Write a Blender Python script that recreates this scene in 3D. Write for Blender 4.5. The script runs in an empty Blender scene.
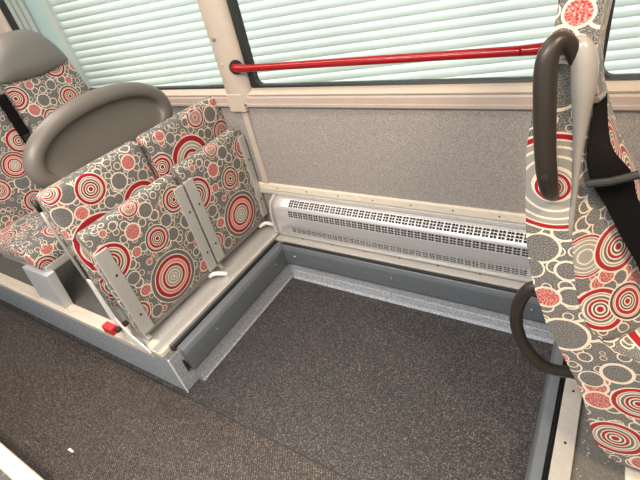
import bpy, bmesh, math, random
from mathutils import Vector, Matrix
random.seed(4)
sc = bpy.context.scene
COL = sc.collection
PI = math.pi

# ------------------------------------------------------------------ helpers
def obj(name, bm, mat, parent=None, smooth=False, loc=None):
    me = bpy.data.meshes.new(name)
    bmesh.ops.recalc_face_normals(bm, faces=bm.faces)
    bm.to_mesh(me); bm.free()
    mats = mat if isinstance(mat, (list, tuple)) else [mat]
    for m in mats: me.materials.append(m)
    if smooth:
        for p in me.polygons: p.use_smooth = True
    o = bpy.data.objects.new(name, me)
    COL.objects.link(o)
    if parent is not None: o.parent = parent
    if loc: o.location = loc
    return o

def tag(o, label, cat, group=None, kind=None):
    o['label'] = label; o['category'] = cat
    if group: o['group'] = group
    if kind: o['kind'] = kind
    return o

def thing(name, label, cat, loc=(0, 0, 0), group=None):
    o = bpy.data.objects.new(name, None); COL.objects.link(o)
    o.empty_display_size = .05
    o.location = loc
    return tag(o, label, cat, group)

def struct(name, bm, mat, parent=None, smooth=False):
    o = obj(name, bm, mat, parent, smooth)
    if parent is None: o['kind'] = 'structure'
    return o

def smooth_by_angle(o, deg=40):
    me = o.data
    bm = bmesh.new(); bm.from_mesh(me)
    for f in bm.faces: f.smooth = True
    for e in bm.edges:
        if len(e.link_faces) == 2 and e.calc_face_angle(0) > math.radians(deg): e.smooth = False
    bm.to_mesh(me); bm.free()
    return o

def add_box(bm, a, b, bev=0, seg=2):
    r = bmesh.ops.create_cube(bm, size=1)
    vs = r['verts']
    for v in vs:
        v.co = Vector([a[i] + (v.co[i] + .5) * (b[i] - a[i]) for i in range(3)])
    if bev:
        es = list({e for v in vs for e in v.link_edges})
        bmesh.ops.bevel(bm, geom=es, offset=bev, segments=seg, affect='EDGES', profile=.5)
    return bm

def box(a, b, bev=0, seg=2):
    return add_box(bmesh.new(), a, b, bev, seg)

def add_prism(bm, pts, axis, lo, hi):
    """closed polygon pts in the two other axes (cyclic order of x,y,z without axis) swept from lo to hi"""
    def mk(p, t):
        if axis == 0: return Vector((t, p[0], p[1]))
        if axis == 1: return Vector((p[0], t, p[1]))
        return Vector((p[0], p[1], t))
    A = [bm.verts.new(mk(p, lo)) for p in pts]; B = [bm.verts.new(mk(p, hi)) for p in pts]
    n = len(pts)
    for i in range(n):
        bm.faces.new((A[i], A[(i + 1) % n], B[(i + 1) % n], B[i]))
    bm.faces.new(A); bm.faces.new(B[::-1])
    return bm

def prism(pts, axis, lo, hi, bev=0):
    bm = add_prism(bmesh.new(), pts, axis, lo, hi)
    if bev:
        bmesh.ops.bevel(bm, geom=list(bm.edges), offset=bev, segments=2, affect='EDGES', profile=.5)
    return bm

def spline(pts, n=8):
    """catmull-rom through tuples of any length"""
    P = [Vector(p) if len(p) <= 4 else p for p in pts]
    out = []
    for i in range(len(P) - 1):
        p0 = P[max(i - 1, 0)]; p1 = P[i]; p2 = P[i + 1]; p3 = P[min(i + 2, len(P) - 1)]
        for k in range(n):
            t = k / n
            out.append(.5 * ((2 * p1) + (p2 - p0) * t + (2 * p0 - 5 * p1 + 4 * p2 - p3) * t * t + (3 * p1 - p0 - 3 * p2 + p3) * t ** 3))
    out.append(P[-1])
    return out

def add_tube(bm, path, radii, seg=14, flat=None):
    """sweep a circle (or ellipse: flat=(sx,sy)) along path; path verts Vector3, radii list"""
    n = len(path); rings = []
    up = Vector((0, -1, 0))
    for i, p in enumerate(path):
        t = (path[min(i + 1, n - 1)] - path[max(i - 1, 0)]).normalized()
        a = up - t * up.dot(t)
        if a.length < 1e-4: a = Vector((1, 0, 0)) - t * t.x
        a.normalize(); b = t.cross(a)
        up = a
        r = radii[i]
        sx, sy = flat if flat else (1, 1)
        rings.append([bm.verts.new(p + (a * math.cos(2 * PI * k / seg) * sx + b * math.sin(2 * PI * k / seg) * sy) * r) for k in range(seg)])
    for i in range(n - 1):
        for k in range(seg):
            bm.faces.new((rings[i][k], rings[i][(k + 1) % seg], rings[i + 1][(k + 1) % seg], rings[i + 1][k]))
    bm.faces.new(rings[0][::-1]); bm.faces.new(rings[-1])
    return bm

def tube(path, r, seg=14, flat=None):
    path = [Vector(p) for p in path]
    rad = r if isinstance(r, (list, tuple)) else [r] * len(path)
    return add_tube(bmesh.new(), path, rad, seg, flat)

def disc(c, n, r, h, seg=12, dome=True):
    """a small screw head: short dome at c along normal n"""
    n = Vector(n).normalized(); c = Vector(c)
    q = n.to_track_quat('Z', 'Y').to_matrix()
    bm = bmesh.new(); prev = None
    prof = [(1, 0), (1, .35), (.8, .8), (.35, 1)] if dome else [(1, 0), (1, 1)]
    for rr, hh in prof:
        ring = [bm.verts.new(c + q @ Vector((r * rr * math.cos(2 * PI * k / seg), r * rr * math.sin(2 * PI * k / seg), h * hh))) for k in range(seg)]
        if prev:
            for k in range(seg): bm.faces.new((prev[k], prev[(k + 1) % seg], ring[(k + 1) % seg], ring[k]))
        else: bm.faces.new(ring[::-1])
        prev = ring
    bm.faces.new(prev)
    return bm

def set_uv(o, fn):
    me = o.data
    uv = me.uv_layers.new(name='UVMap')
    for p in me.polygons:
        for li in p.loop_indices:
            v = me.vertices[me.loops[li].vertex_index]
            uv.data[li].uv = fn(v.co, p.normal)

def interp(tab, x):
    """tab sorted by first column ascending"""
    if x <= tab[0][0]: return tab[0][1]
    for (a, fa), (b, fb) in zip(tab, tab[1:]):
        if x <= b: return fa + (fb - fa) * (x - a) / (b - a)
    return tab[-1][1]

# ------------------------------------------------------------------ materials
def base_mat(name):
    m = bpy.data.materials.new(name); m.use_nodes = True
    nt = m.node_tree
    return m, nt, nt.nodes['Principled BSDF']

def N(nt, typ, **kw):
    n = nt.nodes.new(typ)
    for k, v in kw.items(): setattr(n, k, v)
    return n

def mat(name, col, rough=.5, metal=0, noise=0, nscale=40, bump=0, bscale=200, spec=.5):
    m, nt, bs = base_mat(name)
    bs.inputs['Roughness'].default_value = rough
    bs.inputs['Metallic'].default_value = metal
    bs.inputs['Specular IOR Level'].default_value = spec
    tc = N(nt, 'ShaderNodeTexCoord')
    no = N(nt, 'ShaderNodeTexNoise'); no.inputs['Scale'].default_value = nscale; no.inputs['Detail'].default_value = 4
    nt.links.new(tc.outputs['Object'], no.inputs['Vector'])
    cr = N(nt, 'ShaderNodeValToRGB')
    a = [max(0, c * (1 - noise)) for c in col]; b = [min(1, c * (1 + noise)) for c in col]
    cr.color_ramp.elements[0].position = .3; cr.color_ramp.elements[1].position = .7
    cr.color_ramp.elements[0].color = (*a, 1); cr.color_ramp.elements[1].color = (*b, 1)
    nt.links.new(no.outputs['Fac'], cr.inputs['Fac']); nt.links.new(cr.outputs['Color'], bs.inputs['Base Color'])
    if bump:
        n2 = N(nt, 'ShaderNodeTexNoise'); n2.inputs['Scale'].default_value = bscale; n2.inputs['Detail'].default_value = 2
        nt.links.new(tc.outputs['Object'], n2.inputs['Vector'])
        bp = N(nt, 'ShaderNodeBump'); bp.inputs['Strength'].default_value = bump; bp.inputs['Distance'].default_value = .003
        nt.links.new(n2.outputs['Fac'], bp.inputs['Height']); nt.links.new(bp.outputs['Normal'], bs.inputs['Normal'])
    return m

def speckle_mat(name, cols, scale, rough=.5, bump=.2, spec=.5):
    """chips of several colours: cols = [(position, rgb)] on a per-cell random value"""
    m, nt, bs = base_mat(name)
    bs.inputs['Roughness'].default_value = rough
    bs.inputs['Specular IOR Level'].default_value = spec
    tc = N(nt, 'ShaderNodeTexCoord')
    vo = N(nt, 'ShaderNodeTexVoronoi'); vo.inputs['Scale'].default_value = scale
    nt.links.new(tc.outputs['Object'], vo.inputs['Vector'])
    sp = N(nt, 'ShaderNodeSeparateColor'); nt.links.new(vo.outputs['Color'], sp.inputs['Color'])
    cr = N(nt, 'ShaderNodeValToRGB'); ramp(cr, cols, 'CONSTANT')
    nt.links.new(sp.outputs[0], cr.inputs['Fac']); nt.links.new(cr.outputs['Color'], bs.inputs['Base Color'])
    bp = N(nt, 'ShaderNodeBump'); bp.inputs['Strength'].default_value = bump; bp.inputs['Distance'].default_value = .002
    nt.links.new(vo.outputs['Distance'], bp.inputs['Height']); nt.links.new(bp.outputs['Normal'], bs.inputs['Normal'])
    return m

def ramp(node, cols, interpolation='LINEAR'):
    r = node.color_ramp; r.interpolation = interpolation
    while len(r.elements) > 1: r.elements.remove(r.elements[-1])
    r.elements[0].position = cols[0][0]; r.elements[0].color = (*cols[0][1], 1)
    for p, c in cols[1:]:
        e = r.elements.new(p); e.color = (*c, 1)

CREAM = (.68, .58, .48); RED = (.29, .006, .016); PINK = (.56, .22, .19); GREY = (.115, .114, .108); LGREY = (.27, .265, .245); DGREY = (.055, .055, .055)
def rings(*stops):
    """(upto, colour) pairs -> constant ramp stops on t = distance / radius"""
    out, p = [], 0
    for up, c in stops:
        out.append((p, c)); p = up
    return out
STYLES = {
    'T': rings((.14, RED), (.21, CREAM), (.29, DGREY), (.35, CREAM), (.43, DGREY), (.49, CREAM), (.66, RED), (.71, CREAM), (.77, PINK), (.80, CREAM), (.93, DGREY), (1, CREAM)),
    'B': rings((.06, CREAM), (.12, LGREY), (.16, CREAM), (.23, LGREY), (.27, CREAM), (.35, LGREY), (.39, CREAM), (.49, RED), (.53, CREAM), (.63, PINK), (.66, CREAM), (.79, RED), (.83, CREAM), (.965, GREY), (1, CREAM)),
    'A': rings((.1, RED), (.18, CREAM), (.27, DGREY), (.33, CREAM), (.45, RED), (.5, CREAM), (.57, LGREY), (.62, CREAM), (.70, LGREY), (.75, CREAM), (.95, RED), (1, CREAM)),
    'W': rings((.13, RED), (.2, CREAM), (.28, DGREY), (.34, CREAM), (.45, RED), (.50, CREAM), (.60, GREY), (.66, CREAM), (.72, LGREY), (.76, CREAM), (.93, RED), (1, CREAM)),
    'C': rings((.30, LGREY), (.36, CREAM), (.52, LGREY), (.57, CREAM), (.70, LGREY), (.75, CREAM), (.84, LGREY), (.87, CREAM), (.96, RED), (1, CREAM)),
    'P': rings((.82, PINK), (1, CREAM)),
    'R': rings((.86, GREY), (1, CREAM)),
}
def fabric(name, circles, period=(.53, .62), wrap=True, small=15.0):
    m, nt, bs = base_mat(name)
    L = nt.links.new
    bs.inputs['Roughness'].default_value = .9
    bs.inputs['Specular IOR Level'].default_value = .2
    bs.inputs['Sheen Weight'].default_value = .15
    uvn = N(nt, 'ShaderNodeUVMap'); uvn.uv_map = 'UVMap'
    src = uvn.outputs['UV']
    # a slight wobble so that no ring is perfect
    wn = N(nt, 'ShaderNodeTexNoise'); wn.inputs['Scale'].default_value = 14; L(src, wn.inputs['Vector'])
    ws = N(nt, 'ShaderNodeVectorMath', operation='SUBTRACT'); L(wn.outputs['Color'], ws.inputs[0]); ws.inputs[1].default_value = (.5, .5, .5)
    wm = N(nt, 'ShaderNodeVectorMath', operation='MULTIPLY'); L(ws.outputs[0], wm.inputs[0]); wm.inputs[1].default_value = (.006, .006, 0)
    wa = N(nt, 'ShaderNodeVectorMath', operation='ADD'); L(src, wa.inputs[0]); L(wm.outputs[0], wa.inputs[1])
    co = wa.outputs[0]
    if wrap:
        wr = N(nt, 'ShaderNodeVectorMath', operation='WRAP'); L(co, wr.inputs[0])
        wr.inputs[1].default_value = (period[0], period[1], 1); wr.inputs[2].default_value = (0, 0, -1)
        tco = wr.outputs[0]
    else: tco = co
    def math_(op, a, b=None, c=None):
        n = N(nt, 'ShaderNodeMath', operation=op)
        for i, x in enumerate((a, b, c)):
            if x is None: continue
            if isinstance(x, (int, float)): n.inputs[i].default_value = x
            else: L(x, n.inputs[i])
        return n.outputs[0]
    def mix(f, a, b):
        n = N(nt, 'ShaderNodeMix', data_type='RGBA'); L(f, n.inputs[0]); L(a, n.inputs[6]); L(b, n.inputs[7]); return n.outputs[2]
    # ground weave
    gn = N(nt, 'ShaderNodeTexNoise'); gn.inputs['Scale'].default_value = 420; gn.inputs['Detail'].default_value = 3; L(src, gn.inputs['Vector'])
    gr = N(nt, 'ShaderNodeValToRGB'); ramp(gr, [(.36, (.046, .046, .047)), (.5, (.115, .114, .112)), (.66, (.30, .295, .275))]); L(gn.outputs['Fac'], gr.inputs['Fac'])
    col = gr.outputs['Color']
    # packed small rings, two sizes: inscribed circles of random cells
    def small_rings(col, scale, lo, hi, off):
        mp = N(nt, 'ShaderNodeMapping'); mp.inputs['Location'].default_value = (off, off * .7, 0); L(tco, mp.inputs['Vector'])
        kw = dict(voronoi_dimensions='2D')
        f1 = N(nt, 'ShaderNodeTexVoronoi', feature='F1', **kw); ns = N(nt, 'ShaderNodeTexVoronoi', feature='N_SPHERE_RADIUS', **kw)
        for v in (f1, ns):
            v.inputs['Scale'].default_value = scale; L(mp.outputs[0], v.inputs['Vector'])
            v.inputs['Randomness'].default_value = .85
        d = math_('DIVIDE', f1.outputs['Distance'], ns.outputs['Radius'])
        sep = N(nt, 'ShaderNodeSeparateColor'); L(f1.outputs['Color'], sep.inputs['Color'])
        lim = math_('MULTIPLY_ADD', sep.outputs[1], .2, .78)       # each its own radius
        d = math_('DIVIDE', d, lim)
        ring = math_('MULTIPLY', math_('LESS_THAN', d, 1.0), math_('GREATER_THAN', d, .79))
        fill = math_('MULTIPLY', math_('LESS_THAN', d, .79), math_('GREATER_THAN', sep.outputs[0], .88))
        cm = N(nt, 'ShaderNodeRGB'); cm.outputs[0].default_value = (*CREAM, 1)
        col = mix(fill, col, hatch)
        return mix(ring, col, cm.outputs[0]), d
    # hatched red-pink for the filled dots
    hn = N(nt, 'ShaderNodeTexNoise'); hn.inputs['Scale'].default_value = 260; hn.inputs['Detail'].default_value = 2; L(src, hn.inputs['Vector'])
    hr_ = N(nt, 'ShaderNodeValToRGB'); ramp(hr_, [(.40, (.30, .02, .03)), (.5, (.42, .12, .11)), (.62, (.62, .34, .29))]); L(hn.outputs['Fac'], hr_.inputs['Fac'])
    hatch = hr_.outputs['Color']
    col, d1 = small_rings(col, small * 1.75, 0, 1, 3.3)
    c2, d2 = small_rings(gr.outputs['Color'], small, 0, 1, 1.7)
    col = mix(math_('LESS_THAN', d2, 1.0), col, c2)
    # placed circles
    for st in ('R', 'P', 'C', 'A', 'B', 'W', 'T'):
        cur = None
        for (u, v, r, s) in circles:
            if s != st: continue
            dn = N(nt, 'ShaderNodeVectorMath', operation='DISTANCE'); L(tco, dn.inputs[0]); dn.inputs[1].default_value = (u, v, 0)
            t = math_('MULTIPLY', dn.outputs['Value'], 1 / r)
            cur = t if cur is None else math_('MINIMUM', cur, t)
        if cur is None: continue
        cr = N(nt, 'ShaderNodeValToRGB'); ramp(cr, STYLES[st], 'CONSTANT'); L(cur, cr.inputs['Fac'])
        c = cr.outputs['Color']
        if st == 'P': c = mix(math_('LESS_THAN', cur, .82), c, hatch)
        if st == 'R': c = mix(math_('LESS_THAN', cur, .84), c, gr.outputs['Color'])
        col = mix(math_('LESS_THAN', cur, 1.0), col, c)
    # thread-level mottling over everything
    mn = N(nt, 'ShaderNodeTexNoise'); mn.inputs['Scale'].default_value = 300; L(src, mn.inputs['Vector'])
    mv = math_('MULTIPLY_ADD', mn.outputs['Fac'], .7, .65)
    mm = N(nt, 'ShaderNodeMix', data_type='RGBA', blend_type='MULTIPLY'); mm.inputs[0].default_value = 1
    cc = N(nt, 'ShaderNodeCombineColor'); [L(mv, cc.inputs[i]) for i in range(3)]
    L(col, mm.inputs[6]); L(cc.outputs[0], mm.inputs[7])
    L(mm.outputs[2], bs.inputs['Base Color'])
    bp = N(nt, 'ShaderNodeBump'); bp.inputs['Strength'].default_value = .25; bp.inputs['Distance'].default_value = .002
    L(gn.outputs['Fac'], bp.inputs['Height']); L(bp.outputs['Normal'], bs.inputs['Normal'])
    return m

CUSH = [(.455, .46, .068, 'T'), (.287, .355, .067, 'T'), (.275, .133, .134, 'B'), (.053, .395, .090, 'W'), (.2, .455, .040, 'P'), (.10, .27, .034, 'R'), (.04, .10, .06, 'W'),
        (.37, .40, .034, 'R'), (.37, .32, .036, 'R'), (.47, .33, .04, 'R'), (.12, .18, .030, 'P'), (.455, .24, .032, 'R'), (.46, .05, .036, 'P'), (.12, .045, .033, 'R'), (.30, .50, .037, 'R'), (.17, .365, .026, 'P'), (.24, .555, .045, 'W'), (.395, .48, .02, 'P')]
BACK = [(.215, .512, .069, 'W'), (.423, .525, .037, 'P'), (.342, .475, .041, 'R'), (.40, .33, .105, 'A'), (.145, .285, .135, 'A'), (.335, .575, .02, 'R'), (.12, .545, .045, 'R'), (.13, .445, .032, 'P'), (.30, .41, .025, 'R'), (.05, .47, .05, 'R'), (.26, .42, .03, 'R'), (.06, .585, .055, 'W'), (.28, .10, .08, 'T'), (.45, .13, .06, 'W'), (.46, .44, .03, 'R'), (.09, .09, .07, 'W')]
BACK2 = [(.33, .545, .056, 'W'), (.22, .495, .022, 'P'), (.21, .365, .13, 'A'), (.466, .406, .065, 'W'), (.035, .42, .068, 'T'), (.43, .52, .045, 'R'), (.14, .52, .03, 'R'), (.09, .555, .028, 'P'), (.26, .55, .022, 'R'), (.37, .44, .03, 'R'), (.40, .30, .04, 'R'), (.05, .26, .05, 'W'), (.30, .12, .10, 'B'), (.485, .57, .03, 'P'), (.12, .12, .06, 'T')]
FARB = [(.031, .449, .070, 'T'), (.321, .355, .066, 'T'), (.327, .535, .066, 'W'), (.160, .287, .055, 'W'), (.164, .391, .038, 'R'), (.087, .361, .037, 'P'), (.137, .490, .025, 'P'), (.365, .439, .024, 'P'), (.25, .45, .03, 'R'), (.24, .22, .05, 'R'), (.345, .142, .08, 'B'), (.20, .06, .06, 'W'), (.325, .041, .045, 'R'), (.44, .25, .07, 'A'), (.05, .20, .06, 'W'), (.45, .5, .035, 'P')]
SEAT = [(.135, 1.21, .110, 'C'), (.133, 1.205, .034, 'W'), (.138, 1.515, .024, 'P'), (.125, 1.05, .042, 'R'), (.10, 1.11, .03, 'R'), (.15, .91, .032, 'P'), (.11, .99, .03, 'R'), (.20, .80, .055, 'R'), (.275, .665, .03, 'R'), (.30, .59, .036, 'P'), (.36, .45, .07, 'W'), (.12, 1.40, .045, 'R'), (.38, .62, .06, 'W'), (.5, .7, .08, 'B'), (.52, .5, .04, 'P'),
        # pad (u from 1.0)
        (1.11, 1.025, .062, 'W'), (1.155, .905, .042, 'P'), (1.075, 1.165, .040, 'R'), (1.03, 1.03, .055, 'C'), (1.035, 1.20, .03, 'R'), (1.045, .88, .06, 'W'), (1.115, .875, .050, 'T'), (1.07, 1.09, .022, 'R'), (1.075, .965, .022, 'P'), (1.10, 1.11, .018, 'R'), (1.22, 1.13, .065, 'W'), (1.24, .95, .075, 'B'), (1.22, .80, .06, 'A'), (1.34, 1.05, .06, 'T'), (1.36, .87, .06, 'W'), (1.18, 1.22, .05, 'T'), (1.055, 1.12, .02, 'R'), (1.08, .93, .02, 'R'), (1.17, .99, .022, 'R'),
        # cushion top
        (1.10, .62, .09, 'A'), (1.25, .66, .07, 'W'), (1.09, .45, .05, 'P'), (1.22, .45, .08, 'B'), (1.36, .55, .07, 'T'), (1.05, .75, .035, 'R'), (1.02, .52, .04, 'R')]

M = {}
M['cush'] = fabric('patterned_fabric_cushion', CUSH)
M['back'] = fabric('patterned_fabric_back', BACK)
M['back2'] = fabric('patterned_fabric_back_b', BACK2)
M['farb'] = fabric('patterned_fabric_far', FARB)
M['seat'] = fabric('patterned_fabric_seat', SEAT, wrap=False, small=13)
M['alu'] = mat('brushed_aluminium', (.62, .60, .57), .38, .55, .04, 60)
M['bracket'] = mat('grey_painted_bracket', (.47, .465, .45), .42, .25, .03, 60)
M['hinge'] = mat('dull_steel', (.26, .26, .26), .45, .4, .05, 60)
M['cream'] = mat('cream_edge_strip', (.68, .61, .52), .45, 0, .05, 30)
M['plate'] = mat('silver_base_plate', (.60, .595, .585), .4, .4, .05, 50)
M['heater'] = mat('silver_heater_cover', (.58, .585, .60), .36, .45, .02, 30)
M['dark'] = mat('cavity_shade_black', (.02, .02, .02), .7)
M['rubber'] = mat('slate_rubber', (.115, .132, .152), .40, 0, .06, 20)
M['groove'] = mat('black_rubber_seal', (.012, .012, .013), .5)
M['plastic'] = mat('taupe_plastic', (.118, .106, .094), .42, 0, .04, 300, .08, 500)
M['plastic_light'] = mat('grey_headrest_plastic', (.155, .148, .136), .45, 0, .03, 300, .06, 500)
M['handle'] = mat('brown_grey_plastic', (.024, .020, .017), .36, 0, .04, 200, .03, 500, spec=.3)
M['limb_lit'] = mat('handle_plastic_lit', (.25, .24, .225), .25, 0, .03, 200)  # handle plastic again, window light painted in as paler grey
M['screw'] = mat('zinc_screw', (.45, .45, .45), .3, .8)
M['darkscrew'] = mat('dark_screw', (.035, .033, .03), .4, .5)
M['red'] = mat('red_tube', (.27, .003, .005), .14, 0, .02, 20)
M['redtag'] = mat('red_plastic', (.50, .03, .04), .45)
M['cover'] = mat('black_strap', (.006, .0055, .0055), .85, 0, .2, 300, spec=.08)
M['pillar'] = mat('pillar_trim', (.46, .395, .335), .5, 0, .03, 20)
M['sill'] = mat('sill_trim', (.41, .34, .30), .5, 0, .03, 20)
M['sill_upper'] = mat('sill_upper_trim', (.47, .40, .33), .45, 0, .03, 20)
M['ceil'] = mat('ceiling_panel', (.7, .68, .64), .6)
M['white'] = mat('white_panel', (.76, .75, .72), .5)
M['blueframe'] = mat('pedestal_grey', (.58, .61, .63), .45, .15, .02, 20)
M['slat'] = mat('white_shutter', (.86, .885, .875), .45, 0, .02, 3)
M['jamb'] = mat('pale_blue_panel', (.66, .80, .82), .5)
M['carpet'] = speckle_mat('wall_carpet', [(0, (.22, .205, .195)), (.3, (.285, .265, .255)), (.6, (.345, .322, .308)), (.85, (.42, .395, .375))], 460, .95, .4, .1)
M['lino'] = speckle_mat('speckled_kerb_lino', [(0, (.21, .235, .275)), (.25, (.31, .34, .39)), (.6, (.39, .42, .47)), (.9, (.56, .59, .63))], 330, .42, .1)
M['platfloor'] = speckle_mat('platform_vinyl', [(0, (.10, .098, .09)), (.5, (.125, .122, .112)), (.96, (.17, .165, .15)), (.99, (.42, .4, .38))], 260, .5, .1)
M['ground'] = mat('asphalt', (.28, .28, .27), .9, 0, .2, 8)

# floor: charcoal vinyl with chips in the wheelchair bay; ribbed vinyl in the aisle, warm light painted in as brown
def floor_mat():
    m, nt, bs = base_mat('charcoal_floor_vinyl'); L = nt.links.new
    bs.inputs['Roughness'].default_value = .42
    tc = N(nt, 'ShaderNodeTexCoord')
    def vor(scale, cols):
        vo = N(nt, 'ShaderNodeTexVoronoi'); vo.inputs['Scale'].default_value = scale; L(tc.outputs['Object'], vo.inputs['Vector'])
        sp = N(nt, 'ShaderNodeSeparateColor'); L(vo.outputs['Color'], sp.inputs['Color'])
        cr = N(nt, 'ShaderNodeValToRGB'); ramp(cr, cols, 'CONSTANT'); L(sp.outputs[0], cr.inputs['Fac'])
        return cr.outputs['Color'], vo.outputs['Distance']
    bay, bd = vor(300, [(0, (.012, .0115, .012)), (.35, (.032, .030, .0305)), (.66, (.068, .063, .064)), (.86, (.135, .124, .124)), (.99, (.26, .24, .235))])
    ais, ad = vor(260, [(0, (.032, .025, .021)), (.4, (.072, .058, .050)), (.72, (.128, .105, .093)), (.91, (.21, .18, .163)), (.99, (.27, .25, .22))])
    wv = N(nt, 'ShaderNodeTexWave'); wv.inputs['Scale'].default_value = 42; wv.bands_direction = 'DIAGONAL'
    mp = N(nt, 'ShaderNodeMapping'); mp.inputs['Rotation'].default_value = (0, 0, .25); L(tc.outputs['Object'], mp.inputs[0]); L(mp.outputs[0], wv.inputs['Vector'])
    mu = N(nt, 'ShaderNodeMix', data_type='RGBA', blend_type='MULTIPLY'); mu.inputs[0].default_value = .55
    L(ais, mu.inputs[6]); L(wv.outputs['Color'], mu.inputs[7])
    sx = N(nt, 'ShaderNodeSeparateXYZ'); L(tc.outputs['Object'], sx.inputs[0])
    lt = N(nt, 'ShaderNodeMath', operation='LESS_THAN'); L(sx.outputs['Y'], lt.inputs[0]); lt.inputs[1].default_value = -.918
    mx = N(nt, 'ShaderNodeMix', data_type='RGBA'); L(lt.outputs[0], mx.inputs[0]); L(bay, mx.inputs[6]); L(mu.outputs[2], mx.inputs[7])
    # the welded seam between the two sheets
    ab = N(nt, 'ShaderNodeMath', operation='ADD'); L(sx.outputs['Y'], ab.inputs[0]); ab.inputs[1].default_value = .918
    a2 = N(nt, 'ShaderNodeMath', operation='ABSOLUTE'); L(ab.outputs[0], a2.inputs[0])
    a3 = N(nt, 'ShaderNodeMath', operation='LESS_THAN'); L(a2.outputs[0], a3.inputs[0]); a3.inputs[1].default_value = .0028
    m3 = N(nt, 'ShaderNodeMix', data_type='RGBA'); L(a3.outputs[0], m3.inputs[0]); L(mx.outputs[2], m3.inputs[6]); m3.inputs[7].default_value = (.014, .013, .012, 1)
    L(m3.outputs[2], bs.inputs['Base Color'])
    bp = N(nt, 'ShaderNodeBump'); bp.inputs['Strength'].default_value = .35; bp.inputs['Distance'].default_value = .002
    ad2 = N(nt, 'ShaderNodeMath', operation='ADD'); L(bd, ad2.inputs[0])
    m4 = N(nt, 'ShaderNodeMath', operation='MULTIPLY'); L(wv.outputs['Fac'], m4.inputs[0]); L(lt.outputs[0], m4.inputs[1]); L(m4.outputs[0], ad2.inputs[1])
    L(ad2.outputs[0], bp.inputs['Height']); L(bp.outputs['Normal'], bs.inputs['Normal'])
    return m
M['floor'] = floor_mat()

def glass_mat():
    m, nt, bs = base_mat('window_glass'); L = nt.links.new
    nt.nodes.remove(bs)
    out = nt.nodes['Material Output']
    tr = N(nt, 'ShaderNodeBsdfTransparent'); tr.inputs[0].default_value = (.93, .98, .965, 1)
    gl = N(nt, 'ShaderNodeBsdfGlossy'); gl.inputs['Roughness'].default_value = .02
    fr = N(nt, 'ShaderNodeFresnel'); ge = N(nt, 'ShaderNodeNewGeometry')
    ir = N(nt, 'ShaderNodeMapRange'); L(ge.outputs['Backfacing'], ir.inputs[0]); ir.inputs[3].default_value = 1.45; ir.inputs[4].default_value = 1 / 1.45
    L(ir.outputs[0], fr.inputs['IOR'])
    mx = N(nt, 'ShaderNodeMixShader'); L(fr.outputs[0], mx.inputs[0]); L(tr.outputs[0], mx.inputs[1]); L(gl.outputs[0], mx.inputs[2])
    L(mx.outputs[0], out.inputs['Surface'])
    return m
M['glass'] = glass_mat()

# ------------------------------------------------------------------ setting
YW = .15                       # inner face of the window wall
struct('floor', box((-3, -2.6, -.04), (3.6, .16, 0)), M['floor'])

# platform carrying the seats on the left
bm = box((-3, -.895, .0), (-.018, .16, .245), .004)
pl_l = struct('platform_slab_left', bm, [M['lino'], M['platfloor']])
for p in pl_l.data.polygons:
    if p.normal.z > .9: p.material_index = 1
# cove panel under the bumper, standing a little proud of the corner
obj('cove_panel', prism([(-.03, 0), (.020, 0), (.013, .012), (.010, .05), (.006, .235), (-.03, .235)], 1, -.812, .02, .002), M['lino'], pl_l)
bump_prof = [(-.034, .112), (.014, .104), (.024, .116), (.017, .222), (.006, .247), (-.034, .252)]
b = obj('bumper', prism(bump_prof, 1, -.826, .012, .005), M['rubber'], pl_l); smooth_by_angle(b, 50)
obj('seal', box((-.052, -.845, .244), (-.036, .02, .262), .003), M['groove'], pl_l)
obj('seal', prism([(-.052, .25), (-.034, .262), (-.026, .25), (-.024, .20), (-.004, .12), (-.012, .10), (-.034, .10), (-.034, .24)], 1, -.842, -.830, .002), M['groove'], pl_l)
obj('corner_edge', tube([(-.018, -.895, .0), (-.018, -.895, .245)], .004, 8), M['white'], pl_l)
for y in (-.62, -.10):
    obj('screw', disc((.018, y, .185), (1, 0, .05), .006, .004), M['screw'], pl_l)
# edge strip along the aisle, two ribs
obj('edge_strip', prism([(-.899, .222), (-.899, .252), (-.888, .258), (-.870, .258), (-.867, .253), (-.862, .253), (-.859, .258), (-.832, .258), (-.830, .244), (-.890, .244), (-.890, .222)], 0, -3, -.13), M['cream'], pl_l)
# metal rail the folding seats stand on
rail = obj('seat_rail', prism([(-.285, .244), (-.285, .272), (-.125, .268), (-.118, .276), (-.066, .276), (-.060, .270), (-.060, .244)], 1, -.885, .145, .002), M['plate'], pl_l)
obj('rail_lip', prism([(-.112, .2762), (-.112, .281), (-.070, .281), (-.066, .2762)], 1, -.893, .145, .001), M['alu'], pl_l)
obj('rail_end', prism([(-.17, -.897), (-.06, -.897), (-.052, -.885), (-.052, -.845), (-.062, -.838), (-.17, -.838)], 2, .245, .274, .003), M['cream'], pl_l)

# kerb along the window wall, between the platforms
kb = struct('kerb_back', box((.0, .018, 0), (1.5, .16, .235), .002), M['lino'])
b = obj('bumper', prism([(.03, .124), (-.002, .116), (-.008, .128), (-.004, .222), (.006, .247), (.03, .250)], 0, .012, 1.485, .004), M['rubber'], kb); smooth_by_angle(b, 50)
obj('cove', prism([(.03, 0), (-.004, 0), (.006, .014), (.012, .05), (.03, .06)], 0, .03, 1.47), M['lino'], kb)
obj('seal', box((.01, .012, .240), (1.5, .028, .256), .003), M['groove'], kb)
obj('ledge_strip', box((-.05, .028, .248), (1.52, .108, .262), .002), M['alu'], kb)
for i in range(7):
    obj('screw', disc((.12 + i * .2, .072, .2618), (0, 0, 1), .0045, .002), M['darkscrew'], kb)
for x in (.09, .70, 1.36):
    obj('screw', disc((x, -.006, .185), (0, -1, .05), .006, .004), M['screw'], kb)

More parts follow.
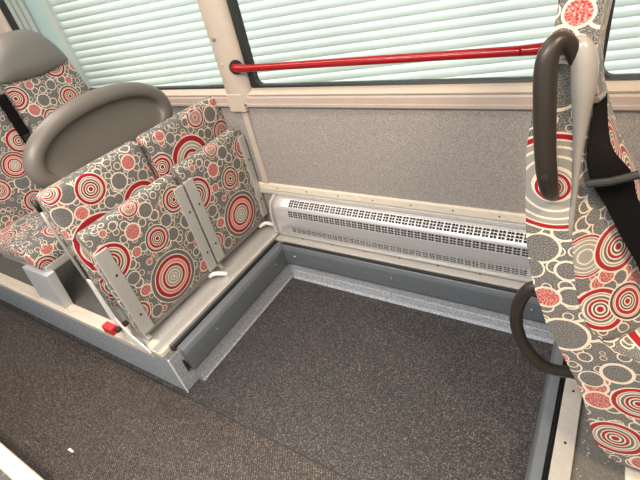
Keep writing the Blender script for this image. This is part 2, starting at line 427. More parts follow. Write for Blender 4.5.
# platform under the seat on the right
pr = struct('platform_slab_right', box((1.478, -2.6, 0), (3.6, .16, .245), .004), [M['lino'], M['platfloor']])
for p in pr.data.polygons:
    if p.normal.z > .9: p.material_index = 1
b = obj('bumper', prism([(1.50, .124), (1.474, .116), (1.466, .128), (1.469, .222), (1.480, .255), (1.512, .260), (1.512, .244), (1.50, .24)], 1, -2.6, .02, .004), M['rubber'], pr); smooth_by_angle(b, 50)
obj('seal', prism([(1.511, .244), (1.511, .258), (1.516, .251), (1.520, .259), (1.524, .251), (1.528, .258), (1.528, .244)], 1, -2.6, .1), M['groove'], pr)
obj('edge_strip', box((1.528, -2.6, .244), (1.583, -.37, .264), .002), M['alu'], pr)
for y in (-1.3, -.98, -.62, -.42):
    obj('screw', disc((1.556, y, .2638), (0, 0, 1), .0045, .002), M['darkscrew'], pr)

# platform across the aisle
pa = struct('platform_slab_aisle', box((-3, -2.6, 0), (.6, -1.515, .245), .004), [M['lino'], M['platfloor']])
for p in pa.data.polygons:
    if p.normal.z > .9: p.material_index = 1
obj('edge_strip', prism([(-1.500, .22), (-1.500, .254), (-1.504, .262), (-1.558, .262), (-1.562, .255), (-1.562, .244), (-1.514, .244), (-1.514, .22)], 0, -3, .6), M['cream'], pa)

# window wall: carpeted lower panels, sill mouldings, window band
wl = struct('wall_back', box((-3, YW, 0), (3.6, YW + .05, 1.03)), M['carpet'])
ws = struct('trim_1', box((-3, YW - .014, .532), (3.6, YW + .01, .574), .005, 3), M['cream'])
for i in range(16):
    obj('screw', disc((-.02 + i * .2, YW - .014, .553), (0, -1, 0), .004, .002), M['darkscrew'], ws)
sl = struct('trim_2', prism([(YW + .02, 1.028), (YW - .018, 1.030), (YW - .022, 1.035), (YW - .022, 1.046), (YW - .018, 1.049), (YW - .018, 1.076), (YW - .014, 1.083), (YW + .02, 1.086)], 0, -3, 3.6), M['sill'])
obj('upper_moulding', prism([(YW + .045, 1.086), (YW - .010, 1.086), (YW - .012, 1.092), (YW + .004, 1.110), (YW + .014, 1.117), (YW + .045, 1.117)], 0, -3, 3.6), M['sill_upper'], sl)
obj('lower_ledge', box((-3, YW - .022, .511), (3.6, YW + .01, .530), .003), M['plate'], ws)
struct('trim_3', box((-.118, YW - .012, .57), (-.080, YW + .004, 1.02), .004), M['pillar'])
struct('trim_4', box((-3, YW, 2.10), (3.6, YW + .06, 2.4)), M['white'])

def rrect(x0, x1, z0, z1, r, n=6):
    out = []
    for cx, cz, a in ((x1 - r, z1 - r, 0), (x0 + r, z1 - r, PI / 2), (x0 + r, z0 + r, PI), (x1 - r, z0 + r, 1.5 * PI)):
        for k in range(n + 1):
            t = a + PI / 2 * k / n
            out.append((cx + r * math.cos(t), cz + r * math.sin(t)))
    return out
def window(name, x0, x1, z0=1.117, z1=2.10):
    o = bmesh.new()
    outer = rrect(x0, x1, z0, z1, .012); inner = rrect(x0 + .03, x1 - .03, z0 + .009, z1 - .03, .035)
    ya, yb = YW + .012, YW + .05
    V = [[o.verts.new((p[0], y, p[1])) for p in ring] for ring, y in ((outer, ya), (inner, ya + .004), (inner, yb), (outer, yb))]
    n = len(outer)
    for a, b_ in ((0, 1), (1, 2), (2, 3), (3, 0)):
        for k in range(n):
            o.faces.new((V[a][k], V[a][(k + 1) % n], V[b_][(k + 1) % n], V[b_][k]))
    w = struct(name, o, M['groove'])
    obj('pane', box((x0 + .02, YW + .036, z0 + .01), (x1 - .02, YW + .042, z1 - .02)), M['glass'], w)
    return w
window('window_1', -1.975, -.145)
window('window_2', -.022, 1.345)
window('window_3', 1.435, 3.1)
# pillars between the windows
def pillar(name, x0, x1, flare=True):
    bm = bmesh.new()
    prof = [(x0, YW + .03), (x0, YW - .006), (x0 + .012, YW - .022), (x1 - .035, YW - .022), (x1 - .006, YW - .004), (x1, YW + .012), (x1, YW + .03)]
    add_prism(bm, prof, 2, 1.03 if flare else 1.117, 2.14)
    o = struct(name, bm, M['pillar']); smooth_by_angle(o, 60)
    return o
p1 = pillar('pillar_1', -.180, -.022)
obj('cover_cap', box((-.176, YW - .027, 1.005), (-.068, YW + .004, 1.10), .006, 3), M['pillar'], p1)
obj('screw', disc((-.138, YW - .022, 1.365), (0, -1, 0), .011, .008), M['screw'], p1)
obj('button', disc((-.135, YW - .022, 1.245), (0, -1, 0), .008, .003), M['pillar'], p1)
p2 = pillar('pillar_2', 1.345, 1.440, False)
pillar('pillar_3', -3.0, -1.970, False)

# ceiling, lower part of the far side and the ends of the saloon
struct('ceiling', box((-3, -2.6, 2.4), (3.6, .2, 2.44)), M['ceil'])
struct('wall_side', box((-3, -2.65, 0), (3.6, -2.6, .85)), M['carpet'])
struct('wall_rear', box((-3.05, -2.65, 0), (-3, .2, 2.44)), M['carpet'])
struct('wall_front', box((3.6, -2.65, 0), (3.65, .2, 2.44)), M['carpet'])

# ------------------------------------------------------------------ outside
struct('ground', box((-9, -9, -.42), (9, 9, -.36)), M['ground'])
# roller shutter of the building alongside, not quite parallel to the bus
n_ = Vector((.2195, -.9756, 0)); d_ = Vector((.9756, .2195, 0))
P0 = Vector((-2.262, .663, 0))       # left end of the slats
sh = thing('roller_shutter', 'tall white ribbed roller shutter outside, filling the view through the windows', 'roller shutter', (P0.x, P0.y, -.36))
bm = bmesh.new()
def slat_prof():
    pts = []; z = -.36; pitch = .056
    while z < 3.0:
        for f, o_ in ((.0, .0), (.05, .001), (.12, .005), (.3, .0068), (.55, .0074), (.8, .0066), (.93, .0045), (.97, .001)):
            pts.append((o_, z + f * pitch))
        z += pitch
    return pts
pr_ = slat_prof(); Lw = 6.0
A = [bm.verts.new(Vector((0, 0, z)) + n_ * o_) for o_, z in pr_]; B = [bm.verts.new(d_ * Lw + Vector((0, 0, z)) + n_ * o_) for o_, z in pr_]
for i in range(len(pr_) - 1): bm.faces.new((A[i], A[i + 1], B[i + 1], B[i]))
A2 = [bm.verts.new(Vector((0, 0, z)) - n_ * .02) for o_, z in (pr_[0], pr_[-1])]; B2 = [bm.verts.new(d_ * Lw + Vector((0, 0, z)) - n_ * .02) for o_, z in (pr_[0], pr_[-1])]
bm.faces.new((A2[0], A2[1], B2[1], B2[0])); bm.faces.new((A[0], B[0], B2[0], A2[0])); bm.faces.new((A[-1], A2[1], B2[1], B[-1]))
bm.faces.new(A + [A2[1], A2[0]]); bm.faces.new(B + [B2[1], B2[0]])
for v in bm.verts: v.co.z += .36
s = obj('shutter_curtain', bm, M['slat'], sh); smooth_by_angle(s, 35)
def jamb(name, u0, u1, off, m, th=.05):
    bm = bmesh.new()
    pts = [d_ * u + n_ * o_ for u, o_ in ((u0, off - th), (u1, off - th), (u1, off), (u0, off))]
    add_prism(bm, [(p.x, p.y) for p in pts], 2, 0, 3.3)
    return obj(name, bm, m, sh)
jamb('guide_rail', -.045, .012, .04, M['white'])
jamb('side_panel', -.225, -.045, .01, M['jamb'])
for k in range(4): jamb('door_frame', -.225 - .05 * (k + 1), -.225 - .05 * k - .004, .03 + .012 * k, M['white'], .07 + .012 * k)
jamb('side_wall', -1.6, -.42, .03, M['white'])

# ------------------------------------------------------------------ heater along the wall
ht = thing('convector_heater', 'long silver perforated convector heater at the foot of the carpeted window wall', 'heater', (0, .1, .262))
def heater_cover():
    prof = [(.082, .0), (.070, .008), (.0635, .022), (.0605, .040),
            (.0590, .054), (.0586, .061), (.0582, .065), (.0578, .072), (.0576, .076), (.0574, .083),
            (.0572, .110), (.0575, .140), (.0582, .158),
            (.0586, .162), (.0595, .1735), (.0600, .1770), (.0612, .1885), (.0618, .1920), (.0640, .2035),
            (.0665, .2120), (.0700, .2200), (.0730, .2250),
            (.0760, .2295), (.0840, .2385), (.0868, .2412), (.0960, .2490), (.0990, .2512), (.1090, .2570),
            (.120, .2615), (.135, .2645), (.1495, .2650)]
    prof = [(y, z if z < .15 else .15 + (z - .15) * .84) for y, z in prof]
    x0, x1 = -.015, 1.45
    xs = [-.045, x0]; holes = []
    x = .075
    while x < 1.30:
        # a pair of slots then a web
        xs += [x, x + .0122, x + .0146, x + .0268]
        holes += [(x, x + .0122), (x + .0146, x + .0268)]
        x += .0338
    xs += [x1, 1.50]
    xs = sorted(xs)
    rows = [(4, 5), (6, 7), (8, 9)] + [(13, 14), (15, 16), (17, 18)] + [(22, 23), (24, 25), (26, 27)]
    bm = bmesh.new()
    G = [[bm.verts.new((X, p[0] - .1, p[1])) for p in prof] for X in xs]
    for i in range(len(xs) - 1):
        hole = any(abs(xs[i] - a) < 1e-6 and abs(xs[i + 1] - b) < 1e-6 for a, b in holes)
        for j in range(len(prof) - 1):
            if hole and (j, j + 1) in rows: continue
            bm.faces.new((G[i][j], G[i + 1][j], G[i + 1][j + 1], G[i][j + 1]))
    return bm
hc = obj('cover', heater_cover(), M['heater'], ht); smooth_by_angle(hc, 60)
hc.modifiers.new('thick', 'SOLIDIFY').thickness = .0015; hc.modifiers['thick'].offset = 0
obj('slot_shade', prism([(.046, .003), (.000, .004), (-.020, .03), (-.022, .15), (-.012, .19), (.02, .226), (.046, .232)], 0, -.03, 1.49), M['dark'], ht)  # black box behind the slots, painted as the shade inside the cover
obj('end_cap', prism([(.048, 0), (-.020, .0), (-.040, .03), (-.0445, .12), (-.040, .175), (-.016, .228), (.02, .248), (.048, .250)], 0, -.062, -.046, .002), M['plate'], ht)

# ------------------------------------------------------------------ red handrail
hr = thing('handrail', 'glossy red tubular handrail crossing the wide middle window', 'handrail', (.615, .10, 1.232))
pth = spline([(-.668, .020, .0), (-.655, .012, .0), (-.60, .0, .0), (-.52, 0, .0), (0, 0, .005), (.55, 0, .010), (.62, 0, .011), (.70, .01, .012), (.725, .02, .012)], 6)
nn = len(pth)
rad = []
for p in pth:
    e = min(p.x + .668, .725 - p.x)
    rad.append(.0165 if e > .12 else .0165 + .004 * (1 - e / .12))
obj('tube', tube(pth, rad, 18), M['red'], hr, True)
obj('socket', tube([(-.668, .030, 0), (-.655, .018, 0)], .033, 20, (1, 1)), M['groove'], hr)
obj('socket', tube([(.735, .032, .012), (.722, .02, .012)], .033, 20, (1, 1)), M['groove'], hr)

# ------------------------------------------------------------------ cushions
def cushion_bm(a, b, bev, crown=.012, axis=0, seg=4):
    """upholstered pad: soft edged box, dense grid, crowned on +axis and -axis faces"""
    bm = box(a, b, bev, seg)
    bmesh.ops.subdivide_edges(bm, edges=[e for e in bm.edges if e.calc_length() > .12], cuts=8, use_grid_fill=True)
    o = [i for i in range(3) if i != axis]
    for v in bm.verts:
        s = 1
        for i in o:
            t = (v.co[i] - a[i]) / (b[i] - a[i])
            s *= max(0, 1 - abs(2 * t - 1) ** 3)
        mid = (a[axis] + b[axis]) / 2
        v.co[axis] += crown * s * (1 if v.co[axis] > mid else -1)
    return bm
def uv_front(u0, v0, xf, y0, y1, z1):
    def fn(co, n):
        if abs(n.z) > .75: return (co.y - u0, z1 - v0 + (xf - co.x))
        if abs(n.y) > .75: return ((co.y - u0) + (xf - co.x) * (1 if n.y > 0 else -1), co.z - v0)
        return (co.y - u0, co.z - v0)
    return fn

def bracket(parent, y0, y1, z0, z1, x):
    bm = box((x - .004, y0, z0), (x + .013, y1, z1), .003)
    br = obj('bracket', bm, M['bracket'], parent)
    for f in (.22, .72):
        obj('bolt', disc((x + .0125, (y0 + y1) / 2 + .004, z0 + f * (z1 - z0)), (1, 0, 0), .0062, .003), M['darkscrew'], br)
    return br

def tip_up(label, y0, y1, dz, mb, brs, vb, ub):
    t = thing('folding_seat', label, 'folding seat', (-.24, (y0 + y1) / 2, .272), 'tip-up seats folded against their backrests')
    ly = (y0 + y1) / 2
    def loc(bm):
        bmesh.ops.translate(bm, verts=bm.verts, vec=(.24, -ly, -.272)); return bm
    xf = -.162
    bm = cushion_bm((-.232, y0 + .006, .332 + dz), (xf, y1 - .006, .908 + dz), .022, .010)
    o = obj('seat_cushion', loc(bm), M['cush'], t, True)
    set_uv(o, uv_front(y0 - ly, .345 + dz - .272, xf + .24, 0, 0, .908 + dz - .272))
    # hinge plate along the foot of the folded cushion
    bm = box((-.236, y0 + .02, .306 + dz), (-.176, y1 - .02, .340 + dz), .004)
    obj('hinge_plate', loc(bm), M['hinge'], t)
    for (a, b_, c, d) in brs:
        bk = bracket(t, a - ly, b_ - ly, c - .272, d - .272, xf + .24 - .001)
    bm = cushion_bm((-.345, y0 + .004 if y0 < -.6 else y0 - .025, .47), (-.268, y1 + (.028 if y1 > 0 else -.032), 1.085), .026, .010)
    o = obj('backrest', loc(bm), mb, t, True)
    set_uv(o, uv_front(y0 + ub - ly, .5 + vb - .272, -.268 + .24, 0, 0, 1.082 - .272))
    # feet that carry it on the rail
    for yy in (y0 + .03, y1 - .03):
        bm = prism([(-.30, .271), (-.185, .271), (-.175, .278), (-.20, .318 + dz), (-.30, .318 + dz)], 1, yy - .012, yy + .012, .002)
        obj('foot', loc(bm), M['bracket'], t)
    for (a, b_) in ((-.34, .52),):
        bm = box((-.352, y0 + .03, .272), (-.300, y1 - .06, .50), .004)
        obj('back_frame', loc(bm), M['bracket'], t)
    return t, ly
tA, lyA = tip_up('folded tip-up seat in swirl fabric next to the aisle, with red release tab', -.878, -.352, 0, M['back'], [(-.874, -.810, .340, .815), (-.408, -.352, .340, .845)], .0, -.032)
tB, lyB = tip_up('folded tip-up seat in swirl fabric next to the window wall', -.342, .142, .01, M['back2'], [(-.339, -.281, .350, .845), (.092, .137, .362, .875)], .0, -.028)
# aisle seat only: silver side tube of the backrest, lever and red tab
def locA(bm): bmesh.ops.translate(bm, verts=bm.verts, vec=(.24, -lyA, -.272)); return bm
obj('side_tube', locA(tube([(-.325, -.886, 1.06), (-.322, -.889, .95), (-.318, -.892, .50)], .007, 10)), M['alu'], tA, True)
obj('corner_cap', locA(tube([(-.325, -.887, 1.065), (-.3245, -.888, 1.015)], .010, 10)), M['groove'], tA, True)
lv = obj('release_lever', locA(prism([(-.262, .69), (-.236, .69), (-.246, .46), (-.205, .365), (-.115, .292), (-.105, .272), (-.20, .272), (-.268, .36), (-.286, .45)], 1, -.912, -.904, .002)), M['white'], tA)
obj('release_tab', locA(box((-.335, -.950, .368), (-.262, -.912, .412), .006)), M['redtag'], lv)
obj('pivot', locA(tube([(-.245, -.934, .395), (-.245, -.872, .395)], .013, 12)), M['darkscrew'], lv)
# hooks between the two seats
obj('catch', locA(tube(spline([(-.18, -.405, .298), (-.15, -.395, .316), (-.120, -.372, .308), (-.105, -.350, .290)], 5), .012, 10)), M['white'], tA, True)
# wall-side bits of the window seat
def locB(bm): bmesh.ops.translate(bm, verts=bm.verts, vec=(.24, -lyB, -.272)); return bm
obj('wall_lever', locB(tube(spline([(-.235, .125, .50), (-.20, .128, .47), (-.18, .13, .50), (-.20, .132, .53)], 5), .006, 8)), M['darkscrew'], tB, True)
obj('catch', locB(tube(spline([(-.18, .06, .305), (-.15, .08, .322), (-.120, .10, .312), (-.102, .115, .290)], 5), .011, 10)), M['white'], tB, True)
obj('release_tab', locB(box((-.215, .124, .40), (-.195, .138, .425), .003)), M['redtag'], tB)

# ------------------------------------------------------------------ oval grey panel behind the folded seats
gp = thing('headrest_panel', 'big oval grey plastic panel with raised rim, behind the two folded seats', 'panel', (-.39, -.442, .245))
def oval():
    bm = bmesh.new()
    cy, cz, hw, hh, ex = 0, .885, .385, .192, 2.1
    seg = 72
    #      scale inset (m), x
    prof = [(.012, -.035), (.001, -.022), (.0, -.006), (.006, .012), (.020, .026), (.038, .031), (.054, .029), (.062, .024), (.069, .014), (.073, .0), (.080, -.006), (.096, -.008)]
    ringsv = []
    for ins, x in prof:
        ring = []
        for k in range(seg):
            t = 2 * PI * k / seg
            c, s = math.cos(t), math.sin(t)
            e = 2 / ex
            y = (hw - ins) * math.copysign(abs(c) ** e, c); z = (hh - ins) * math.copysign(abs(s) ** e, s)
                        # the recess dies out towards the lower edge
            if ins > .045 and z < .02: x2 = x + (.024 - x) * min(1, (.02 - z) / .10) * .9
            else: x2 = x
            ring.append(bm.verts.new((x2, cy + y, cz + z)))
        ringsv.append(ring)
    for a, b_ in zip(ringsv, ringsv[1:]):
        for k in range(seg): bm.faces.new((a[k], a[(k + 1) % seg], b_[(k + 1) % seg], b_[k]))
    bm.faces.new(ringsv[-1]); bm.faces.new(ringsv[0][::-1])
    return bm
o = obj('shell', oval(), M['plastic'], gp); smooth_by_angle(o, 50)
for y in (-.335, .30):
    obj('support_tube', tube([(-.03, y, .0), (-.03, y, .75)], .014, 12), M['alu'], gp, True)

# ------------------------------------------------------------------ far passenger seats
def far_seat(label, y0, y1, head, ub, pedestal):
    bx = -1.33
    t = thing('passenger_seat', label, 'seat', (bx, (y0 + y1) / 2, .245), 'pair of fixed seats behind the grey panel')
    ly = (y0 + y1) / 2
    def loc(bm): bmesh.ops.translate(bm, verts=bm.verts, vec=(-bx, -ly, -.245)); return bm
    bm = cushion_bm((-1.42, y0, .62), (-1.35, y1, 1.40), .028, .012)
    for v in bm.verts:                                  # narrowing to a round shouldered top, slight recline
        f = max(0, (v.co.z - 1.05) / .345)
        v.co.y = ly + (v.co.y - ly) * (1 - (.24 if v.co.y > ly and not pedestal else .04) * f ** 1.5)
        v.co.x -= (v.co.z - 1.2) * .05
    o = obj('backrest', loc(bm), M['farb'], t, True)
    set_uv(o, uv_front(y0 + ub - ly, .8 - .245, -.02, 0, 0, 1.40 - .245))
    # moulded head shell: curved down at the lower edge
    bm = bmesh.new(); n, mrows = 28, 14
    hw = (y1 - y0) / 2
    F, Bk = [], []
    for j in range(mrows + 1):
        fj = j / mrows
        rf, rb = [], []
        for k in range(n + 1):
            s = -1 + 2 * k / n
            zt = 1.38 + head * (1 - abs(s) ** 2.4) ** .55 if abs(s) < 1 else 1.38
            zb = 1.318 + .03 * s * s
            z = zb + (zt - zb) * fj
            w = hw * (1.0 - (.24 if s > 0 and not pedestal else .03) * max(0, (z - 1.05) / .345) ** 1.4 - (.05 if s > 0 else 0))
            bul = .038 * (1 - abs(s) ** 4) * (1 - abs(2 * fj - 1) ** 3.5) + .018
            xx = -1.35 - (z - 1.2) * .05
            rf.append(bm.verts.new((xx + bul, ly + s * w, z))); rb.append(bm.verts.new((xx - .09, ly + s * w, z)))
        F.append(rf); Bk.append(rb)
    for j in range(mrows):
        for k in range(n):
            bm.faces.new((F[j][k], F[j][k + 1], F[j + 1][k + 1], F[j + 1][k])); bm.faces.new((Bk[j][k], Bk[j + 1][k], Bk[j + 1][k + 1], Bk[j][k + 1]))
        bm.faces.new((F[j][0], F[j + 1][0], Bk[j + 1][0], Bk[j][0])); bm.faces.new((F[j][n], Bk[j][n], Bk[j + 1][n], F[j + 1][n]))
    for k in range(n):
        bm.faces.new((F[0][k], Bk[0][k], Bk[0][k + 1], F[0][k + 1])); bm.faces.new((F[-1][k], F[-1][k + 1], Bk[-1][k + 1], Bk[-1][k]))
    bmesh.ops.remove_doubles(bm, verts=bm.verts, dist=1e-4)
    o = obj('headrest', loc(bm), M['plastic_light'], t); smooth_by_angle(o, 50)
    bm = cushion_bm((-1.34, y0 - .004, .55), (-.86, y1 + .004, .675), .045, .012, 2)
    for v in bm.verts:                                  # waterfall front edge
        f = max(0, (v.co.x + 1.07) / .21)
        v.co.z -= .03 * f * f
    o = obj('seat_cushion', loc(bm), M['farb'], t, True)
    set_uv(o, lambda co, nrm: (co.y + hw, co.x + .9 + (0 if abs(nrm.x) < .75 else -(co.z))) if abs(nrm.y) < .75 else (co.x + .2, co.z))
    bm = box((-1.36, y0 + .02, .505), (-.86, y1 - .02, .555), .008)
    obj('seat_pan', loc(bm), M['bracket'], t)
    if pedestal:
        bm = prism([(-1.18, .244), (-.90, .244), (-.83, .52), (-1.09, .52)], 1, y0 - .004, y0 + .045, .004)
        obj('pedestal', loc(bm), M['blueframe'], t)
    bm = prism([(-1.20, .244), (-.98, .244), (-1.0, .53), (-1.24, .53)], 1, y1 - .10, y1 - .05, .004)
    obj('pedestal', loc(bm), M['blueframe'], t)
    return t, loc
far_seat('swirl fabric seat by the far window, grey headrest shell showing above the oval panel', -.345, .14, .18, .0, False)
fs, loc_ = far_seat('swirl fabric aisle seat on the pale grey pedestal, behind the oval panel', -.872, -.356, .17, .0, True)
# belt hanging between the two backrests
sb = thing('seat_belt', 'black seat belt hanging between the two far backrests', 'seat belt', (-1.316, -.388, .70))
bm = bmesh.new()
add_tube(bm, [Vector(p) for p in spline([(.0, .0, .0), (.006, .0, .20), (.003, -.003, .40), (.0, -.005, .60)], 5)], [.030] * 16, 10, (1, .2))
obj('strap', bm, M['cover'], sb, True)
obj('buckle', box((.0, -.022, .30), (.022, .022, .37), .004), M['darkscrew'], sb)

# ------------------------------------------------------------------ seat on the right
YS, YE = -.67, -.235
rs = thing('passenger_seat', 'swirl fabric seat with belt and two grab handles on the platform beyond the wheelchair bay', 'seat', (1.7, -.45, .245))
O = Vector((1.7, -.45, .245))
def locR(bm): bmesh.ops.translate(bm, verts=bm.verts, vec=-O); return bm
rear = [(1.428, 1.62), (1.412, 1.60), (1.410, 1.53), (1.398, 1.43), (1.386, 1.359), (1.381, 1.28), (1.387, 1.168), (1.396, 1.066), (1.41, .983), (1.425, .925), (1.458, .823), (1.496, .742), (1.538, .655), (1.570, .574), (1.598, .473), (1.622, .400), (1.650, .345), (1.70, .325), (1.80, .325), (2.05, .39)]
front = [(2.07, .44), (2.07, .74), (1.95, .755), (1.70, .76), (1.60, .775), (1.560, .810), (1.538, .850), (1.511, .921), (1.489, 1.032), (1.475, 1.12), (1.471, 1.202), (1.468, 1.305), (1.466, 1.377), (1.470, 1.45), (1.470, 1.53), (1.464, 1.60), (1.448, 1.62)]
bm = prism(rear + front, 1, YS, YE)
bmesh.ops.bevel(bm, geom=[e for e in bm.edges if abs((e.verts[0].co - e.verts[1].co).y) < 1e-5 and (len(e.link_faces) == 2)], offset=.008, segments=3, affect='EDGES')
shell = obj('seat_shell', locR(bm), M['seat'], rs); smooth_by_angle(shell, 45)
set_uv(shell, lambda co, n: (co.x + O.x - 1.3, co.z + O.z) if abs(n.y) > .3 else (2.2 + co.y, co.z + O.z))
F_tab = sorted([(z, x) for x, z in front if x < 1.6])
B_tab = [(.74, .125), (.80, .130), (.95, .130), (1.05, .120), (1.12, .103), (1.2, .062), (1.295, .022), (1.36, .004), (1.40, .0)]
def pad_x(y, z):
    t = min(1, max(0, (y - YS) / (YE - YS)))
    return interp(F_tab, z) - .002 + interp(B_tab, z) * (1 - abs(2 * t - 1) ** 2.3)
def pad_back():
    bm = bmesh.new(); nz, ny = 40, 30
    uvs = {}
    Fr, Bk = [], []
    for j in range(nz + 1):
        rf, rb = [], []
        for k in range(ny + 1):
            t = k / ny; y = YS + .004 + t * (YE - YS - .008)
            dip = .05 * (1 - abs(2 * t - 1) ** 2)
            z = (.805 - dip) + (1.395 - .805 + dip) * j / nz
            rf.append(bm.verts.new((pad_x(y, z), y, z))); rb.append(bm.verts.new((interp(F_tab, z) - .02, y, z)))
        Fr.append(rf); Bk.append(rb)
    for j in range(nz):
        for k in range(ny):
            bm.faces.new((Fr[j][k], Fr[j][k + 1], Fr[j + 1][k + 1], Fr[j + 1][k])); bm.faces.new((Bk[j][k], Bk[j + 1][k], Bk[j + 1][k + 1], Bk[j][k + 1]))
        bm.faces.new((Fr[j][0], Fr[j + 1][0], Bk[j + 1][0], Bk[j][0])); bm.faces.new((Fr[j][ny], Bk[j][ny], Bk[j + 1][ny], Fr[j + 1][ny]))
    for k in range(ny):
        bm.faces.new((Fr[0][k], Bk[0][k], Bk[0][k + 1], Fr[0][k + 1])); bm.faces.new((Fr[-1][k], Fr[-1][k + 1], Bk[-1][k + 1], Bk[-1][k]))
    return bm
bp_ = obj('backrest_pad', locR(pad_back()), M['seat'], rs); smooth_by_angle(bp_, 60)
def arc(y, z):
    s, px, py = 0, pad_x(YS, z), YS
    for k in range(1, 13):
        yy = YS + (y - YS) * k / 12; xx = pad_x(yy, z)
        s += math.hypot(xx - px, yy - py); px, py = xx, yy
    return s
set_uv(bp_, lambda co, n: (1.0 + arc(co.y + O.y, co.z + O.z), co.z + O.z))
def pad_seat():
    bm = bmesh.new(); nx, ny = 24, 24
    top, bot = [], []
    for i in range(nx + 1):
        f = i / nx; x0 = 1.565 + f * (2.065 - 1.565)
        a, b_ = [], []
        for k in range(ny + 1):
            t = k / ny; y = YS + .002 + t * (YE - YS - .004)
            e = 1 - abs(2 * t - 1) ** 4
            x = x0 + .07 * (1 - abs(2 * t - 1) ** 2) * (1 - f)
            z = .752 + .045 * e * (1 - abs(2 * f - 1) ** 5) + .05 * (1 - f) ** 6 * (1 - e * .6)
            a.append(bm.verts.new((x, y, z))); b_.append(bm.verts.new((x, y, .70)))
        top.append(a); bot.append(b_)
    for i in range(nx):
        for k in range(ny):
            bm.faces.new((top[i][k], top[i + 1][k], top[i + 1][k + 1], top[i][k + 1])); bm.faces.new((bot[i][k], bot[i][k + 1], bot[i + 1][k + 1], bot[i + 1][k]))
        bm.faces.new((top[i][0], bot[i][0], bot[i + 1][0], top[i + 1][0])); bm.faces.new((top[i][ny], top[i + 1][ny], bot[i + 1][ny], bot[i][ny]))
    for k in range(ny):
        bm.faces.new((top[0][k], top[0][k + 1], bot[0][k + 1], bot[0][k])); bm.faces.new((top[-1][k], bot[-1][k], bot[-1][k + 1], top[-1][k + 1]))
    return bm
sp_ = obj('seat_pad', locR(pad_seat()), M['seat'], rs); smooth_by_angle(sp_, 60)
set_uv(sp_, lambda co, n: (1.0 + (co.y + O.y - YS) * 1.05, .76 - (co.x + O.x - 1.565)) if abs(n.y) < .7 else (co.x + O.x - 1.3, co.z + O.z))
# headrest shell with the corner grab handle: one moulded loop
pth = [(1.440, -.664, 1.178), (1.432, -.690, 1.205), (1.425, -.708, 1.250), (1.418, -.712, 1.300), (1.409, -.712, 1.389), (1.405, -.708, 1.440), (1.407, -.703, 1.465), (1.415, -.695, 1.480), (1.427, -.686, 1.478), (1.437, -.678, 1.462), (1.444, -.672, 1.442)]
rads = [.008, .0155, .0178, .0182, .0182, .0178, .0165, .0145, .0135, .013, .011]
sm = spline([(*p, r) for p, r in zip(pth, rads)], 6)
bm = tube([Vector(p[:3]) for p in sm], [p[3] for p in sm], 16)
gh = obj('grab_handle', locR(bm), M['handle'], rs, True)
obj('bolt', locR(disc((1.424, -.739, 1.262), (0, -1, 0), .006, .001)), M['handle'], gh)
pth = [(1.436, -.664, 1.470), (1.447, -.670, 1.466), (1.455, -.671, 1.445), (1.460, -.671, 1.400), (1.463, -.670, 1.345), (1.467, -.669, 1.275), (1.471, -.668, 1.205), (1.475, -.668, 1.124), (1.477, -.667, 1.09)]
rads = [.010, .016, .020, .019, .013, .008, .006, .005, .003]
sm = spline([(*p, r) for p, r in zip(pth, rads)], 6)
obj('handle_limb_lit', locR(tube([Vector(p[:3]) for p in sm], [p[3] for p in sm], 16)), M['limb_lit'], rs, True)  # right limb of the same handle, lit tone put into its colour
# low loop handle on the back of the seat
lp = spline([(1.45, -.60, .902), (1.424, -.615, .890), (1.400, -.62, .865), (1.385, -.62, .805), (1.387, -.62, .734), (1.410, -.62, .665), (1.450, -.62, .612), (1.492, -.615, .592), (1.555, -.60, .590)], 6)
obj('loop_handle', locR(tube(lp, .0165, 14)), M['handle'], rs, True)
# support under the seat
obj('support_leg', locR(prism([(1.76, .244), (2.0, .244), (1.98, .40), (1.74, .36)], 1, -.64, -.58, .004)), M['cream'], rs)
obj('foot_plate', locR(box((1.715, -.66, .244), (2.02, -.55, .256), .003)), M['cream'], rs)
# lap and shoulder belt lying over the backrest
def strap(path, w, th=.003):
    bm = bmesh.new(); rows = []
    for i, (y, z) in enumerate(path):
        a = path[max(i - 1, 0)]; b_ = path[min(i + 1, len(path) - 1)]
        dy, dz = b_[0] - a[0], b_[1] - a[1]; l = math.hypot(dy, dz); py, pz = -dz / l, dy / l
        row = []
        for s in (-.5, 0, .5):
            yy, zz = y + py * w * s, z + pz * w * s
            x = pad_x(yy, zz) if YS < yy < YE else pad_x(min(max(yy, YS), YE), zz)
            row.append((x + .004, yy, zz))
        rows.append(row)
    V = [[(bm.verts.new(p), bm.verts.new((p[0] + th, p[1], p[2]))) for p in r] for r in rows]
    for i in range(len(V) - 1):
        for k in range(2):
            for s in (0, 1):
                bm.faces.new((V[i][k][s], V[i][k + 1][s], V[i + 1][k + 1][s], V[i + 1][k][s]))
        for k in (0, 2): bm.faces.new((V[i][k][0], V[i + 1][k][0], V[i + 1][k][1], V[i][k][1]))
    for i in (0, -1):
        for k in range(2): bm.faces.new((V[i][k][0], V[i][k + 1][0], V[i][k + 1][1], V[i][k][1]))
    return bm
def ribbon(L_, R_, th):
    n = 5
    L_ = spline(L_, n); R_ = spline(R_, n)
    bm = bmesh.new(); V = []
    for a, b_ in zip(L_, R_):
        V.append([[bm.verts.new(a.lerp(b_, k / 4)), bm.verts.new(a.lerp(b_, k / 4) + Vector((-.6, .7, -.4)) * th)] for k in range(5)])
    for i in range(len(V) - 1):
        for k in range(4):
            for q in (0, 1): bm.faces.new((V[i][k][q], V[i][k + 1][q], V[i + 1][k + 1][q], V[i + 1][k][q]))
        for k in (0, 4): bm.faces.new((V[i][k][0], V[i + 1][k][0], V[i + 1][k][1], V[i][k][1]))
    for i in (0, -1):
        for k in range(4): bm.faces.new((V[i][k][0], V[i][k + 1][0], V[i][k + 1][1], V[i][k][1]))
    return bm
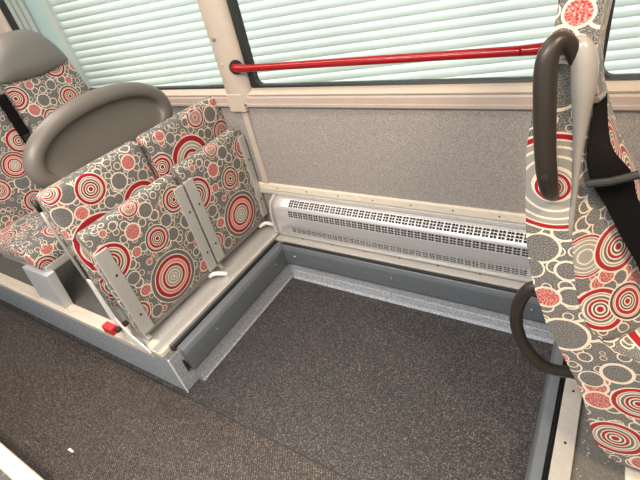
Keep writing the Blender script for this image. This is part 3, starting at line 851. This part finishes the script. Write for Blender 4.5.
BL = [(1.478, -.56, 1.345), (1.480, -.628, 1.310), (1.483, -.655, 1.269), (1.496, -.652, 1.214), (1.529, -.630, 1.148), (1.567, -.610, 1.066), (1.613, -.585, .972), (1.65, -.55, .86)]
BR = [(1.494, -.55, 1.345), (1.506, -.616, 1.308), (1.521, -.643, 1.275), (1.556, -.640, 1.230), (1.579, -.618, 1.159), (1.630, -.598, 1.070), (1.682, -.570, .979), (1.71, -.54, .87)]
bs_ = obj('belt_strap', locR(ribbon(BL, BR, .003)), M['cover'], rs)
bk = obj('belt_slider', locR(tube([(1.490, -.664, 1.214), (1.525, -.662, 1.222), (1.566, -.655, 1.236)], .008, 10)), M['groove'], bs_)
gd = obj('belt_guide', locR(tube([(1.480, -.60, 1.350), (1.488, -.58, 1.353)], .006, 10)), M['screw'], bs_)
# tiny scrap on the aisle floor
tag(obj('paper_scrap', prism([(-.02, -.006), (.016, -.004), (.02, .004), (-.015, .006)], 2, 0, .004), M['white'], None, False, (-.33, -1.36, .0)), 'tiny white paper scrap lying on the dark aisle floor', 'scrap')

# ------------------------------------------------------------------ light
w = bpy.data.worlds.new('sky'); sc.world = w; w.use_nodes = True
w.node_tree.nodes['Background'].inputs[0].default_value = (.88, .97, 1.0, 1)
w.node_tree.nodes['Background'].inputs[1].default_value = 1.15
def area(name, loc, rot, sx, sy, power, col):
    l = bpy.data.lights.new(name, 'AREA'); l.shape = 'RECTANGLE'; l.size = sx; l.size_y = sy; l.energy = power; l.color = col
    o = bpy.data.objects.new(name, l); COL.objects.link(o); o.location = loc; o.rotation_euler = rot
    return o
area('ceiling_lamp', (-.85, -.55, 2.38), (0, 0, 0), 3.3, .22, 40, (1, .89, .78))
area('ceiling_lamp_aisle', (.55, -1.75, 2.38), (0, 0, 0), 1.8, .22, 95, (1, .89, .78))
area('warm_fill_front', (2.0, -1.25, 2.38), (0, 0, 0), .3, .3, 40, (1, .74, .48))  # unseen lamp added to warm the right-hand seat
sun = bpy.data.lights.new('sun', 'SUN'); sun.energy = 6.6; sun.angle = .3; sun.color = (1, .97, .92)
so = bpy.data.objects.new('sun', sun); COL.objects.link(so); so.rotation_euler = (math.radians(13), 0, math.radians(-15))

# ------------------------------------------------------------------ camera
cam = bpy.data.cameras.new('camera'); co = bpy.data.objects.new('camera', cam); COL.objects.link(co)
R = Matrix(((.84401, .49947, -.19538), (.16288, -.58580, -.79392), (-.51099, .63826, -.57578)))   # right, down, forward
rot = Matrix((R[0], -R[1], -R[2])).transposed()
co.matrix_world = Matrix.Translation((1.50164, -1.49974, 1.7)) @ rot.to_4x4()
cam.sensor_width = 36; cam.lens = 435.584 / 640 * 36; cam.clip_start = .02
sc.camera = co
sc.view_settings.view_transform = 'Standard'; sc.view_settings.look = 'None'
sc.view_settings.exposure = -.12; sc.view_settings.gamma = 1; sc.view_settings.use_curve_mapping = False
